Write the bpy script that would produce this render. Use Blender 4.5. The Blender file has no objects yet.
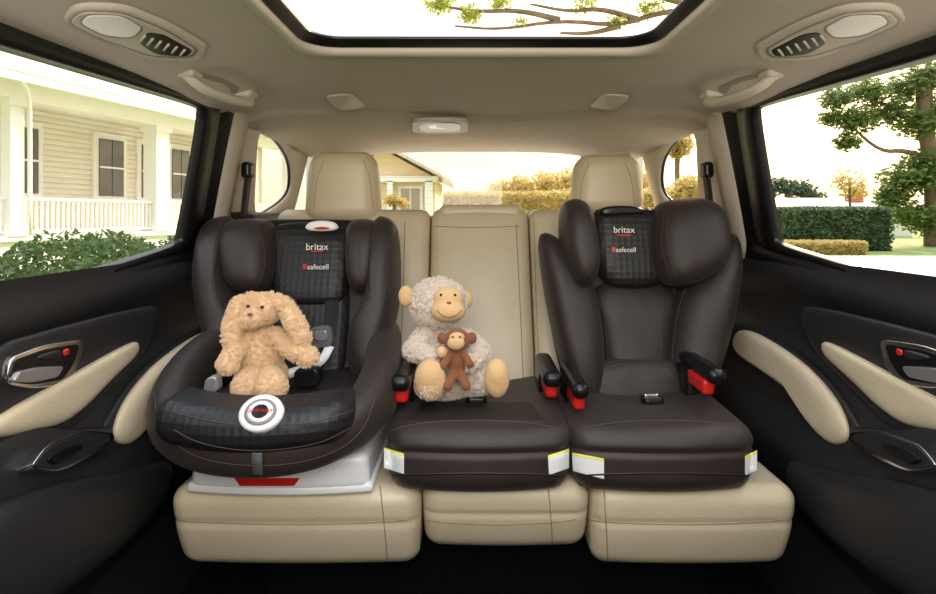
import bpy,bmesh,math,random
from mathutils import Vector,Matrix
from mathutils.bvhtree import BVHTree
random.seed(7)
F=560.0;U0=470.0;V0=215.0;CX=-0.022;ZC=1.45
EYE=Vector((CX,0,0))
MIR=False
def P(u,v,y): return Vector((CX+(u-U0)*y/F,y,(V0-v)*y/F))
def PX(u,v,x): return P(u,v,(x-CX)*F/(u-U0))
def PZ(u,v,z): return P(u,v,z*F/(V0-v))
def wallX(z): return 0.78-0.25*max(0.0,z+0.1)
def WL(u,v):
    x=-.74
    for i in range(8):
        y=(x-CX)*F/(u-U0); z=(V0-v)*y/F; x=-wallX(z)
    return (y,z)
# ---------------- materials
def pm(name,col,rough=.5,metal=0,bump=None,var=0,varscale=8,sheen=0,trans=0,coat=0,spec=.5,bump2=None):
    m=bpy.data.materials.new(name);m.use_nodes=True
    nt=m.node_tree;b=nt.nodes['Principled BSDF']
    b.inputs['Base Color'].default_value=(*col,1);b.inputs['Roughness'].default_value=rough
    b.inputs['Metallic'].default_value=metal
    b.inputs['Specular IOR Level'].default_value=spec
    if sheen: b.inputs['Sheen Weight'].default_value=sheen
    if coat: b.inputs['Coat Weight'].default_value=coat
    tc=nt.nodes.new('ShaderNodeTexCoord')
    if var:
        n=nt.nodes.new('ShaderNodeTexNoise');n.inputs['Scale'].default_value=varscale;n.inputs['Detail'].default_value=5
        nt.links.new(tc.outputs['Object'],n.inputs['Vector'])
        r=nt.nodes.new('ShaderNodeValToRGB')
        r.color_ramp.elements[0].position=.3;r.color_ramp.elements[1].position=.7
        r.color_ramp.elements[0].color=(*[c*(1-var) for c in col],1);r.color_ramp.elements[1].color=(*[min(1,c*(1+var)) for c in col],1)
        nt.links.new(n.outputs['Fac'],r.inputs['Fac']);nt.links.new(r.outputs['Color'],b.inputs['Base Color'])
    prev=None
    for bb in (bump,bump2):
        if not bb:continue
        kind,sc,st,dist=(list(bb)+[.004])[:4]
        if kind in ('v','g'):
            t=nt.nodes.new('ShaderNodeTexVoronoi');o='Distance'
            if kind=='g':t.inputs['Randomness'].default_value=.0
        elif kind=='w':
            t=nt.nodes.new('ShaderNodeTexWave');o='Fac'
        else:
            t=nt.nodes.new('ShaderNodeTexNoise');o='Fac';t.inputs['Detail'].default_value=3
            if kind=='c':t.inputs['Detail'].default_value=1.0
        t.inputs['Scale'].default_value=sc
        nt.links.new(tc.outputs['Object'],t.inputs['Vector'])
        bp=nt.nodes.new('ShaderNodeBump');bp.inputs['Strength'].default_value=st;bp.inputs['Distance'].default_value=dist
        nt.links.new(t.outputs[o],bp.inputs['Height'])
        if prev:nt.links.new(prev.outputs['Normal'],bp.inputs['Normal'])
        prev=bp
    if prev:nt.links.new(prev.outputs['Normal'],b.inputs['Normal'])
    if trans:
        out=nt.nodes['Material Output'];tr=nt.nodes.new('ShaderNodeBsdfTranslucent');tr.inputs['Color'].default_value=(*col,1)
        mx=nt.nodes.new('ShaderNodeMixShader');mx.inputs[0].default_value=trans
        nt.links.new(b.outputs[0],mx.inputs[1]);nt.links.new(tr.outputs[0],mx.inputs[2]);nt.links.new(mx.outputs[0],out.inputs['Surface'])
    return m
def glassmat(name):
    m=bpy.data.materials.new(name);m.use_nodes=True;nt=m.node_tree;nt.nodes.clear()
    o=nt.nodes.new('ShaderNodeOutputMaterial');t=nt.nodes.new('ShaderNodeBsdfTransparent');g=nt.nodes.new('ShaderNodeBsdfGlossy')
    t.inputs[0].default_value=(.97,.97,.96,1);g.inputs['Roughness'].default_value=.02
    x=nt.nodes.new('ShaderNodeMixShader');x.inputs[0].default_value=.03
    nt.links.new(t.outputs[0],x.inputs[1]);nt.links.new(g.outputs[0],x.inputs[2]);nt.links.new(x.outputs[0],o.inputs[0])
    return m
LEATHER=pm('beige_leather',(.66,.555,.385),.34,bump=('n',260,.25),bump2=('n',9,.3,.01),var=.04)
HEADL=pm('headliner_cloth',(.52,.46,.395),.9,bump=('n',500,.3),var=.03)
TRIM=pm('pillar_trim_plastic',(.55,.49,.415),.55,bump=('n',300,.1))
RIM=pm('vent_rim',(.26,.225,.195),.5)
DARK=pm('dark_door_plastic',(.021,.020,.0215),.45,bump=('n',300,.25),spec=.35)
BLACK=pm('black_plastic',(.006,.006,.007),.32,spec=.4)
CARPET=pm('black_carpet',(.003,.003,.003),.95,bump=('n',200,.5),spec=.1)
BROWN=pm('brown_woven_fabric',(.027,.0175,.0145),.47,bump=('c',14,.40,.012),bump2=('n',700,.45,.002),spec=.5,sheen=.04)
BROWN2=pm('brown_soft_fabric',(.015,.010,.0085),.52,bump=('c',12,.3,.012),spec=.4)
CHAR=pm('patterned_charcoal_fabric',(.0105,.0095,.010),.52,bump=('g',62,.38,.006),spec=.5)
PERF=pm('perforated_fabric',(.019,.0125,.011),.5,bump=('g',210,.8))
STITCH=pm('stitching',(.065,.05,.042),.8)
LSEAM=pm('leather_seam',(.36,.28,.17),.8)
GREYP=pm('pale_grey_plastic',(.78,.78,.79),.35)
SILV=pm('silver_plastic',(.36,.36,.37),.3,metal=.6)
CHROME=pm('chrome',(.75,.75,.76),.15,metal=1)
RED=pm('red_plastic',(.60,.016,.010),.35)
WHITE=pm('white_label',(.82,.82,.80),.6)
YEL=pm('yellow_label',(.80,.76,.10),.6)
STRAP=pm('belt_webbing',(.010,.010,.011),.6,bump=('w',300,.4))
GSTRAP=pm('grey_webbing',(.10,.10,.11),.6)
LENS=pm('light_lens',(.84,.83,.81),.3)
GLASS=glassmat('window_glass')
BTAN=pm('bunny_plush',(.80,.54,.32),.95,var=.1,varscale=60,sheen=.3)
BFUR=pm('bunny_fur',(.90,.67,.43),.9)
MCR=pm('monkey_plush',(.58,.46,.37),.95,sheen=.2)
MFUR=pm('monkey_fur',(.86,.75,.65),.9)
MTAN=pm('monkey_suede',(.70,.44,.21),.85,bump=('n',120,.4),sheen=.2)
MBR=pm('baby_monkey_brown',(.24,.085,.03),.9,bump=('n',150,.8),sheen=.2)
EYEM=pm('bead_black',(.01,.006,.004),.2)
# ---------------- mesh helpers
COL=bpy.context.scene.collection
def empty(name,loc=(0,0,0)):
    e=bpy.data.objects.new(name,None);e.empty_display_size=.05
    l=Vector(loc)
    if MIR:l.x*=-1
    e.location=l;COL.objects.link(e);return e
def adopt(o,par):
    if par is not None:
        o.parent=par;o.matrix_parent_inverse=Matrix.Translation(-Vector(par.location))
def mk(name,vs,fs,mat,par=None,smooth=True):
    me=bpy.data.meshes.new(name)
    if MIR:
        vs=[(-v[0],v[1],v[2]) for v in vs];fs=[tuple(reversed(f)) for f in fs]
    me.from_pydata([tuple(v) for v in vs],[],fs);me.update()
    bm=bmesh.new();bm.from_mesh(me);bmesh.ops.recalc_face_normals(bm,faces=bm.faces);bm.to_mesh(me);bm.free()
    if smooth:
        me.polygons.foreach_set('use_smooth',[True]*len(me.polygons))
    for m in (mat if isinstance(mat,(list,tuple)) else [mat]): me.materials.append(m)
    o=bpy.data.objects.new(name,me);COL.objects.link(o);adopt(o,par);return o
def chaikin(pts,it=2,closed=True):
    for _ in range(it):
        q=[];n=len(pts)
        for i in range(n if closed else n-1):
            a=Vector(pts[i]);b=Vector(pts[(i+1)%n]);q+=[a*.75+b*.25,a*.25+b*.75]
        if not closed:q=[Vector(pts[0])]+q+[Vector(pts[-1])]
        pts=q
    return pts
def rpoly(pts,f=.22):
    out=[];n=len(pts);pts=[Vector(p) for p in pts]
    for i in range(n):
        p=pts[i];a=pts[i-1]-p;b=pts[(i+1)%n]-p
        d=min(a.length,b.length)*f*1.6
        A=p+a.normalized()*min(d,a.length*.48);B=p+b.normalized()*min(d,b.length*.48)
        for k in range(5):
            t=k/4;out.append(A*(1-t)**2+p*2*t*(1-t)+B*t*t)
    return out
def resample(pts,n,closed=True):
    pts=[Vector(p) for p in pts]
    if closed:pts=pts+[pts[0]]
    L=[0]
    for i in range(1,len(pts)):L.append(L[-1]+(pts[i]-pts[i-1]).length)
    out=[];j=0
    m=n if closed else n-1
    for i in range(n):
        t=L[-1]*i/m
        while j<len(L)-2 and L[j+1]<t:j+=1
        s=(t-L[j])/max(1e-9,L[j+1]-L[j]);out.append(pts[j].lerp(pts[j+1],min(1,s)))
    return out
def pad3(name,out,n,tf,tb,mat,par=None,p=3.0,rings=9,N=72,ch=2,c=None):
    out=resample(chaikin(out,ch),N);n=Vector(n).normalized()
    if c is None:
        c=Vector((0,0,0))
        for q in out:c+=q
        c/=N
    vs=[];fs=[]
    rs=[math.sin((i+1)/rings*math.pi/2) for i in range(rings)]
    def h(r):return (max(0,1-r**p))**.5
    vs.append(c+n*tf)
    for r in rs:
        for q in out: vs.append(c+(q-c)*r+n*tf*h(r))
    for r in reversed(rs[:-1]):
        for q in out: vs.append(c+(q-c)*r-n*tb*h(r))
    vs.append(c-n*tb);last=len(vs)-1
    for i in range(N):fs.append((0,1+i,1+(i+1)%N))
    R=2*rings-1
    for k in range(R-1):
        a=1+k*N;b=a+N
        for i in range(N):
            j=(i+1)%N;fs.append((a+i,b+i,b+j,a+j))
    a=1+(R-1)*N
    for i in range(N):fs.append((last,a+(i+1)%N,a+i))
    return mk(name,vs,fs,mat,par)
def plate(name,out,n,tf,tb,mat,par=None,bev=.002,ch=1,N=96):
    """flat plate with a crisp bevelled edge"""
    out=resample(chaikin(out,ch) if ch>1 else rpoly(out),N);n=Vector(n).normalized();c=Vector((0,0,0))
    for q in out:c+=q
    c/=N;vs=[];fs=[]
    def ins(q,d):
        w=(c-q);L=w.length;return q+w*(min(.6,d/L))
    levels=[(0,-tb),(0,tf-bev),(bev*.35,tf-bev*.3),(bev,tf)]
    for d,h_ in levels:
        for q in out:vs.append(ins(q,d)+n*h_)
    for k in range(3):
        for i in range(N):
            j=(i+1)%N;fs.append((k*N+i,k*N+j,(k+1)*N+j,(k+1)*N+i))
    fs.append(tuple(range(3*N,4*N)))
    o=mk(name,vs,fs,mat,par)
    o.data.polygons[len(o.data.polygons)-1].use_smooth=False
    return o
def pad(name,px,yd,tf,tb,mat,par=None,**k):
    f=yd if callable(yd) else (lambda u,v:yd)
    return pad3(name,[P(u,v,f(u,v)) for u,v in px],(0,-1,0),tf,tb,mat,par,**k)
def axis(h,r,k,m):
    a=[h-r+r*math.tan(i/k*math.pi/4) for i in range(k+1)]
    inner=[-(h-r)+2*(h-r)*i/m for i in range(1,m)]
    return [-x for x in reversed(a)]+inner+a
def rb(name,c,size,r,mat,par=None,k=4,m=6,fn=None,rot=None):
    h=[s/2 for s in size];r=min(r,min(h)*.999)
    ax=[axis(h[i],r,k,m) for i in range(3)]
    vs=[];fs=[];key={}
    def add(p):
        kk=tuple(round(x,6) for x in p)
        if kk in key:return key[kk]
        key[kk]=len(vs);q=Vector(p)
        inn=Vector([max(-(h[i]-r),min(h[i]-r,p[i])) for i in range(3)]);d=q-inn
        if d.length>1e-9:q=inn+d.normalized()*r
        vs.append(q);return key[kk]
    for a in range(3):
        b=(a+1)%3;d=(a+2)%3
        for s in (-1,1):
            for i in range(len(ax[b])-1):
                for j in range(len(ax[d])-1):
                    f=[]
                    for (x,y) in ((i,j),(i+1,j),(i+1,j+1),(i,j+1)):
                        p=[0,0,0];p[a]=s*h[a];p[b]=ax[b][x];p[d]=ax[d][y];f.append(add(p))
                    if s<0:f.reverse()
                    fs.append(tuple(f))
    if fn:vs=[fn(v.copy()) for v in vs]
    if rot is not None:
        R=rot.to_matrix() if hasattr(rot,'to_matrix') else rot
        vs=[R@v for v in vs]
    c=Vector(c);vs=[v+c for v in vs]
    return mk(name,vs,fs,mat,par)
def sweep(name,pts,prof,mat,par=None,closed=False,up=Vector((0,0,1)),scales=None,cap=True):
    pts=[Vector(p) for p in pts];n=len(pts);vs=[];fs=[];m=len(prof)
    for i,p in enumerate(pts):
        a=pts[(i-1)%n] if (closed or i>0) else p;b=pts[(i+1)%n] if (closed or i<n-1) else p
        t=(b-a).normalized();x=t.cross(up)
        if x.length<1e-3:x=t.cross(Vector((0,1,0)))
        x.normalize();z=x.cross(t).normalized()
        s=scales[i] if scales else 1
        for (q,w) in prof:vs.append(p+x*q*s+z*w*s)
    for i in range(n if closed else n-1):
        a=i*m;b=((i+1)%n)*m
        for j in range(m):
            k=(j+1)%m;fs.append((a+j,a+k,b+k,b+j))
    if cap and not closed:
        fs.append(tuple(range(m)));fs.append(tuple(range((n-1)*m,n*m)))
    return mk(name,vs,fs,mat,par)
def circ(r,n=8,ry=None):
    ry=ry or r
    return [(r*math.cos(2*math.pi*i/n),ry*math.sin(2*math.pi*i/n)) for i in range(n)]
def tube(name,pts,r,mat,par=None,closed=False,sm=2,n=8,up=Vector((0,0,1)),scales=None):
    q=chaikin(pts,sm,closed) if sm else pts
    return sweep(name,q,circ(r,n),mat,par,closed,up,scales)
def strap(name,pts,w,t,mat,par=None,up=Vector((0,-1,0)),sm=2):
    q=chaikin(pts,sm,False)
    return sweep(name,q,[(-w/2,-t/2),(w/2,-t/2),(w/2,t/2),(-w/2,t/2)],mat,par,False,up)
def bvhs(objs):
    L=[]
    for o in objs:
        me=o.data;L.append(BVHTree.FromPolygons([v.co for v in me.vertices],[tuple(p.vertices) for p in me.polygons]))
    return L
def hit(B,u,v):
    d=(P(u,v,1)-EYE).normalized();best=None
    for b in B:
        r=b.ray_cast(EYE,d)
        if r[0] is not None and (best is None or r[3]<best[3]):best=r
    return best
def seam(name,objs,px,mat,par,r=.0014,off=.0006,sm=2):
    B=bvhs(objs);q=chaikin([Vector((a,b,0)) for a,b in px],sm,False)
    L=sum((q[i+1]-q[i]).length for i in range(len(q)-1))
    q=resample(q,max(4,int(L/3)),False);run=[];runs=[]
    for p in q:
        h=hit(B,p.x,p.y)
        if h is None or (run and (h[0]-run[-1]).length>.06):
            if len(run)>2:runs.append(run)
            run=[]
            if h is None:continue
        run.append(h[0]+ (EYE-h[0]).normalized()*off)
    if len(run)>2:runs.append(run)
    for rr in runs:tube(name,rr,r,mat,par,sm=1,n=6)
def decal(name,objs,quad,mat,par,nx=10,ny=8,off=.0018):
    B=bvhs(objs);vs=[];fs=[];pts=[];dep=[]
    for j in range(ny+1):
        for i in range(nx+1):
            a=Vector(quad[0]).lerp(Vector(quad[1]),i/nx);b=Vector(quad[3]).lerp(Vector(quad[2]),i/nx);p=a.lerp(b,j/ny)
            h=hit(B,p.x,p.y);pts.append((p,h))
            if h:dep.append(h[0].y)
    if not dep:return None
    md=sum(dep)/len(dep)
    for p,h in pts:
        q=h[0] if h else P(p.x,p.y,md)
        vs.append(q+(EYE-q).normalized()*off)
    for j in range(ny):
        for i in range(nx):
            a=j*(nx+1)+i;fs.append((a,a+1,a+nx+2,a+nx+1))
    return mk(name,vs,fs,mat,par)
def text(name,s,objs,u,v,hpx,mat,par,tilt=0):
    h=hit(bvhs(objs),u,v)
    if not h:return
    p=h[0];cu=bpy.data.curves.new(name,'FONT');cu.body=s;cu.size=hpx*p.y/F;cu.align_x='CENTER';cu.align_y='CENTER';cu.extrude=.0004
    cu.materials.append(mat);o=bpy.data.objects.new(name,cu);COL.objects.link(o)
    o.rotation_euler=(math.pi/2-tilt,0,0);o.location=p+(EYE-p).normalized()*.003
    adopt(o,par);return o
def ring(name,inner,outer,mp,prof,mat,par=None,chI=2,chO=0,N=140):
    I=[Vector((a,b)) for a,b in inner];O=[Vector((a,b)) for a,b in outer]
    if chI:I=chaikin(I,chI)
    if chO:O=chaikin(O,chO)
    c=Vector((sum(p.x for p in I)/len(I),sum(p.y for p in I)/len(I)))
    ang=[2*math.pi*i/N-math.pi for i in range(N)]+[math.atan2(p.y-c.y,p.x-c.x) for p in I+O]
    ang=sorted(set(round(a,5) for a in ang))
    def ray(poly,a):
        d=Vector((math.cos(a),math.sin(a)));best=None
        for i in range(len(poly)):
            p=poly[i];e=poly[(i+1)%len(poly)]-p;den=d.x*e.y-d.y*e.x
            if abs(den)<1e-12:continue
            w=p-c;t=(w.x*e.y-w.y*e.x)/den;s=(w.x*d.y-w.y*d.x)/den
            if t>0 and -1e-6<=s<=1+1e-6 and (best is None or t>best):best=t
        return c+d*(best if best else .001)
    a_=[ray(I,a) for a in ang];b_=[ray(O,a) for a in ang];n=len(ang);vs=[];fs=[]
    for t,h in prof:
        for i in range(n):
            q=a_[i].lerp(b_[i],t);vs.append(mp(q.x,q.y,h))
    for k in range(len(prof)-1):
        for i in range(n):
            j=(i+1)%n;fs.append((k*n+i,k*n+j,(k+1)*n+j,(k+1)*n+i))
    return mk(name,vs,fs,mat,par)
def boxes(name,lst,mat,par=None,mp=None):
    vs=[];fs=[]
    for (x0,x1,y0,y1,z0,z1) in lst:
        b=len(vs)
        for z in (z0,z1):
            for (x,y) in ((x0,y0),(x1,y0),(x1,y1),(x0,y1)):
                vs.append(mp(x,y,z) if mp else Vector((x,y,z)))
        fs+=[(b,b+1,b+2,b+3),(b+4,b+5,b+6,b+7),(b,b+1,b+5,b+4),(b+1,b+2,b+6,b+5),(b+2,b+3,b+7,b+6),(b+3,b,b+4,b+7)]
    return mk(name,vs,fs,mat,par,smooth=False)
def grid(name,fn,us,vs_,mat,par=None,skip=None,smooth=True):
    vs=[fn(u,v) for v in vs_ for u in us];fs=[];n=len(us)
    for j in range(len(vs_)-1):
        for i in range(n-1):
            if skip and skip((us[i]+us[i+1])/2,(vs_[j]+vs_[j+1])/2):continue
            a=j*n+i;fs.append((a,a+1,a+n+1,a+n))
    return mk(name,vs,fs,mat,par,smooth)
def lin(a,b,n):return [a+(b-a)*i/n for i in range(n+1)]
def blobmesh(name,bl,mat,par,vox=.004,smooth=6):
    vs=[];fs=[]
    bm=bmesh.new();bmesh.ops.create_icosphere(bm,subdivisions=3,radius=1);bm.verts.ensure_lookup_table()
    V=[v.co.copy() for v in bm.verts];Fc=[tuple(v.index for v in f.verts) for f in bm.faces];bm.free()
    for c,r in bl:
        r=Vector(r) if hasattr(r,'__len__') else Vector((r,r,r));b=len(vs)
        vs+=[Vector((c[0]+v.x*r.x,c[1]+v.y*r.y,c[2]+v.z*r.z)) for v in V];fs+=[tuple(i+b for i in f) for f in Fc]
    o=mk(name,vs,fs,mat,None)
    m=o.modifiers.new('r','REMESH');m.mode='VOXEL';m.voxel_size=vox
    m=o.modifiers.new('s','SMOOTH');m.factor=.6;m.iterations=smooth
    dg=bpy.context.evaluated_depsgraph_get();me=bpy.data.meshes.new_from_object(o.evaluated_get(dg))
    o.modifiers.clear();o.data=me
    me.polygons.foreach_set('use_smooth',[True]*len(me.polygons))
    adopt(o,par);return o
def chain(pts,rs,n=8):
    out=[]
    for i in range(len(pts)-1):
        for k in range(n+1):
            t=k/n;out.append((Vector(pts[i]).lerp(Vector(pts[i+1]),t),rs[i]*(1-t)+rs[i+1]*t))
    return out
def fur(o,mat,count,length,rad=.0007,kids=5,clump=.5,curl=.0015,crad=.006,rough=.003):
    o.data.materials.append(mat)
    m=o.modifiers.new('fur','PARTICLE_SYSTEM');s=m.particle_system.settings
    s.type='HAIR';s.count=count;s.hair_length=length;s.hair_step=4
    try:
        s.use_advanced_hair=True
        s.child_type='SIMPLE';s.rendered_child_count=kids;s.child_percent=kids;s.child_radius=crad;s.clump_factor=clump
        s.roughness_2=rough;s.kink='CURL';s.kink_amplitude=curl;s.kink_frequency=3
        s.root_radius=1.0;s.tip_radius=.3;s.radius_scale=rad;s.material=2;s.display_step=3;s.render_step=4
    except Exception as e:print('fur',e)
def leaves(name,cl,size,mat,par,shell=.6):
    vs=[];fs=[]
    for c,r,n in cl:
        c=Vector(c)
        for _ in range(n):
            d=Vector((random.gauss(0,1),random.gauss(0,1),random.gauss(0,1))).normalized()*(shell+(1-shell)*random.random())
            p=c+Vector((d.x*r[0],d.y*r[1],d.z*r[2]))
            a=Vector((random.gauss(0,1),random.gauss(0,1),random.gauss(0,1))).normalized();b=a.orthogonal().normalized()
            s=size*random.uniform(.6,1.3);k=len(vs)
            vs+=[p-a*s,p+b*s*.45,p+a*s,p-b*s*.45];fs.append((k,k+1,k+2,k+3))
    return mk(name,vs,fs,mat,par,smooth=False)
def sstep(a,b,x):
    t=max(0,min(1,(x-a)/(b-a)));return t*t*(3-2*t)
# =====================================================  CAR BODY
def rz(x,y):
    b=.36 if y<1.25 else .36-.045*min(1,(y-1.25)/1.35)
    b-=(.092-.027*sstep(1.3,1.8,y))*min(1,abs(x)/.69)**4
    arch=1.62+.30*(1-min(1,abs(x)/.62)**2)
    b-=.014*sstep(arch-.015,arch+.02,y)
    return b
SX=.385;SY=1.225
xs=sorted(set([-.70,-.69,-.67,-.64,-.6,-.55,-.5,-.44,-SX,-.3,-.2,-.1,0,.1,.2,.3,SX,.44,.5,.55,.6,.64,.67,.69,.70]+lin(-.64,.64,40)))
ys=[-.5,-.2,0,.2,.5,.8,1.0,SY,1.26,1.3,1.4]+lin(1.5,2.1,60)+[2.15,2.3,2.45,2.55,2.68]
ceil=grid('ceiling',lambda x,y:Vector((x,y,rz(x,y))),xs,ys,HEADL,None,skip=lambda x,y:abs(x)<SX and y<SY and y>-.2)
roof=empty('sunroof',(0,.9,.38))
def rr(hx,y0,y1,z,r,dz=0):
    pts=[]
    for cx,cy,a0 in ((hx-r,y0+r,-90),(hx-r,y1-r,0),(-hx+r,y1-r,90),(-hx+r,y0+r,180)):
        for k in range(7):
            a=math.radians(a0+k*15);pts.append(Vector((cx+r*math.cos(a),cy+r*math.sin(a),z)))
    return pts
def rrloft(name,specs,mat,par):
    R=[rr(*s) for s in specs];n=len(R[0]);vs=[p for r in R for p in r];fs=[]
    for k in range(len(R)-1):
        for i in range(n):
            j=(i+1)%n;fs.append((k*n+i,k*n+j,(k+1)*n+j,(k+1)*n+i))
    return mk(name,vs,fs,mat,par)
rrloft('headliner_lip',[(SX+.03,-.23,SY+.03,.3595,.03),(SX+.012,-.21,SY+.012,.349,.045),(SX-.002,-.2,SY-.002,.349,.06),(SX-.010,-.19,SY-.010,.358,.07),(SX-.010,-.19,SY-.010,.368,.07)],TRIM,roof)
rrloft('black_seal',[(SX-.006,-.19,SY-.006,.364,.07),(SX-.016,-.18,SY-.018,.362,.07),(SX-.022,-.18,SY-.026,.368,.06),(SX-.030,-.17,SY-.036,.369,.06),(SX-.034,-.17,SY-.040,.373,.06),(SX-.034,-.17,SY-.040,.378,.06),(SX+.3,-.5,SY+.3,.385,.06)],BLACK,roof)
def zceil(u,v,dz=0):
    y=1.5
    for i in range(12):
        p=P(u,v,y);z=rz(p.x,p.y)-dz;y=z*F/(V0-v)
    return P(u,v,y)
def cplate(name,px,tf,mat,par,**k):
    o=[zceil(u,v,tf) for u,v in px];return plate(name,o,(0,0,-1),0.0,.012,mat,par,**k)
for side in (0,1):
    MIR=bool(side)
    e=empty('overhead_air_vent',zceil(135,35))
    cplate('bezel',[(58,22),(74,8),(124,9),(170,27),(209,50),(200,62),(152,62),(92,41)],.009,TRIM,e,bev=.006)
    cplate('recess_rim',[(66,23),(80,11.5),(124,12.5),(168,30),(200,50),(193,58.5),(152,58),(98,40)],.0098,RIM,e)
    cplate('bezel_inner',[(69,23.5),(81,13),(122,14),(165,31.5),(196,50),(190,57),(153,56.5),(100,38.5)],.0115,TRIM,e)
    cplate('lamp_rim',[(77,24),(86,14.5),(122,15),(146,29),(133,40),(103,37.5)],.0125,RIM,e)
    cplate('lamp_lens',[(80,24),(88,16),(121,16.5),(143,29),(132,38.5),(104,36)],.0140,LENS,e)
    cplate('vent_body',[(138,43),(148,32.5),(164,35),(193,51),(188,57),(156,55.5)],.0126,BLACK,e)
    for k in range(6):
        a=(145+k*8,35.5+k*2.8);b=(139+k*8.2,42.5+k*2.6)
        tube('louver_%d'%k,[zceil(a[0],a[1],.0135),zceil(b[0],b[1],.0135)],.0022,TRIM,e,sm=0)
    h=empty('grab_handle',zceil(218,82))
    A_=zceil(188,74);B_=zceil(246,94);dd=Vector((.022,0,-.030))
    tube('grip',[A_+Vector((-.01,-.01,.006)),A_+dd*.6,A_+dd+(B_-A_)*.12,A_+dd*1.15+(B_-A_)*.5,B_+dd-(B_-A_)*.12,B_+dd*.6,B_+Vector((-.01,.01,.006))],.0105,TRIM,h,n=10)
    rb('mount',A_,(.045,.05,.020),.009,TRIM,h);rb('mount_rear',B_,(.045,.05,.020),.009,TRIM,h)
    plate('recess',[zceil(u,v,.002) for u,v in [(196,72),(222,78),(240,88),(236,94),(215,88),(198,80)]],(0,0,-1),.001,.003,RIM,h)
    l=empty('reading_lamp',zceil(345,103))
    cplate('bezel',[(324,97),(352,95),(366,107),(340,112)],.005,TRIM,l,bev=.003)
    cplate('lens_rim',[(329,98.5),(350,97),(361,106.5),(341,110)],.006,RIM,l)
    cplate('lens',[(332,99.5),(349,98),(358,106),(342,109)],.0075,SILV,l)
MIR=False
l=empty('cargo_lamp',zceil(440,127))
cplate('bezel',[(411,121),(469,121),(468,134),(412,134)],.007,TRIM,l,bev=.004)
cplate('lens',[(419,123),(461,123),(460,132),(420,132)],.0095,BLACK,l)
cplate('button',[(428,125),(452,125),(451,129),(429,129)],.011,SILV,l)
for side in (0,1):
    MIR=bool(side);sn='right' if side else 'left'
    d=empty('car_door',(-.76,1.0,-.3))
    wm=lambda y,z,h:Vector((-(wallX(z)-h),y,z))
    inn=[(.25,.215),(.8,.240),(1.1,.254),(1.385,.268),(1.41,.262),(1.455,-.06),(1.44,-.078),(.9,-.135),(.25,-.19)]
    out=[(.2,.33),(1.0,.33),(1.60,.33),(1.61,.285),(1.69,-.08),(1.68,-.12),(.9,-.17),(.2,-.22)]
    ring('window_frame',inn,out,wm,[(0,-.018),(0,.002),(.04,.008),(.3,.012),(.34,.004),(.42,.004),(.46,.014),(.9,.018),(1,.012),(1,-.04)],BLACK,d,chI=2)
    grid('window_glass',lambda y,z:wm(y,z,-.016),[.2,1.5],[-.2,.28],GLASS,d)
    def dc(y,z):
        x=.772
        def bump(c,w,a):
            t=(z-c)/w;return a*math.exp(-t*t)
        zl=-.118-.045*max(0,(1.45-y))
        x-=bump(zl-.035,.035,.020)
        x+=bump(zl-.12,.05,.014)
        x-=.022*(1-sstep(-.325,-.285,z))
        x-=bump(-.53,.10,.035)
        x+=.06*(1-sstep(-.85,-.62,z))
        return Vector((-x,y,z))
    grid('door_card',dc,lin(.2,1.72,40),lin(-1.0,-.105,90),DARK,d)
    pad3('armrest_pad',[PX(u,v,-.742) for u,v in [(-20,424),(60,380),(128,342),(138,342),(137,354),(112,377),(70,421),(40,430),(-20,442)]],(1,0,.3),.022,.02,LEATHER,d,p=5,ch=2)
    pad3('armrest_shell',[PX(u,v,-.752) for u,v in [(-30,352),(60,326),(150,304),(160,310),(148,350),(95,405),(60,440),(-30,460)]],(1,0,.1),.012,.03,DARK,d,p=14,ch=2)
    plate('handle_bezel',[PX(u,v,-.738) for u,v in [(2,384),(6,358),(40,345),(82,339),(76,364),(64,384),(30,389)]],(1,0,0),.007,.02,CHROME,d)
    plate('handle_cup',[PX(u,v,-.734) for u,v in [(6,382),(10,361),(42,349),(78,343.5),(72,363),(61,380),(30,385)]],(1,0,0),.005,.01,BLACK,d)
    plate('handle_lever',[PX(u,v,-.727) for u,v in [(10,382),(15,372),(36,367),(62,366),(56,377),(32,383)]],(1,0,0),.006,.01,SILV,d,bev=.004)
    pad3('lock_slider',[PX(u,v,-.728) for u,v in [(34,357),(56,350),(62,351),(60,359),(44,361)]],(1,0,0),.005,.01,DARK,d,p=4,ch=1)
    pad3('lock_mark',[PX(u,v,-.724) for u,v in [(63,350),(69,348),(68,355),(63,356)]],(1,0,0),.003,.002,RED,d,p=4,ch=1)
    pad3('map_pocket',[PX(u,v,-.73) for u,v in [(-60,540),(0,500),(60,480),(120,470),(165,455),(172,480),(150,520),(60,600),(-60,660)]],(1,0,.2),.035,.03,DARK,d,p=5,ch=2)
    pad3('door_speaker_bulge',[PX(u,v,-.745) for u,v in [(-60,470),(0,440),(25,425),(60,430),(120,425),(168,432),(165,455),(60,490),(-60,540)]],(1,0,.2),.02,.03,DARK,d,p=6,ch=2)
    plate('switch_bezel',[PX(u,v,-.704) for u,v in [(28,468),(46,445),(84,430),(112,433),(114,440),(86,459),(58,473)]],(1,0,.4),.003,.03,CHROME,d,bev=.0012)
    plate('switch_plate',[PX(u,v,-.702) for u,v in [(31,466.5),(48,447),(84,432.2),(109,435),(110,440),(85,456.5),(58,470.5)]],(1,0,.4),.003,.01,DARK,d)
    plate('window_switch',[PX(u,v,-.697) for u,v in [(45,460),(58,450),(76,444),(84,446),(70,457),(54,465)]],(1,0,.4),.004,.01,BLACK,d,bev=.003)
    q=empty('side_armrest',(-.74,1.4,-.4))
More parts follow.
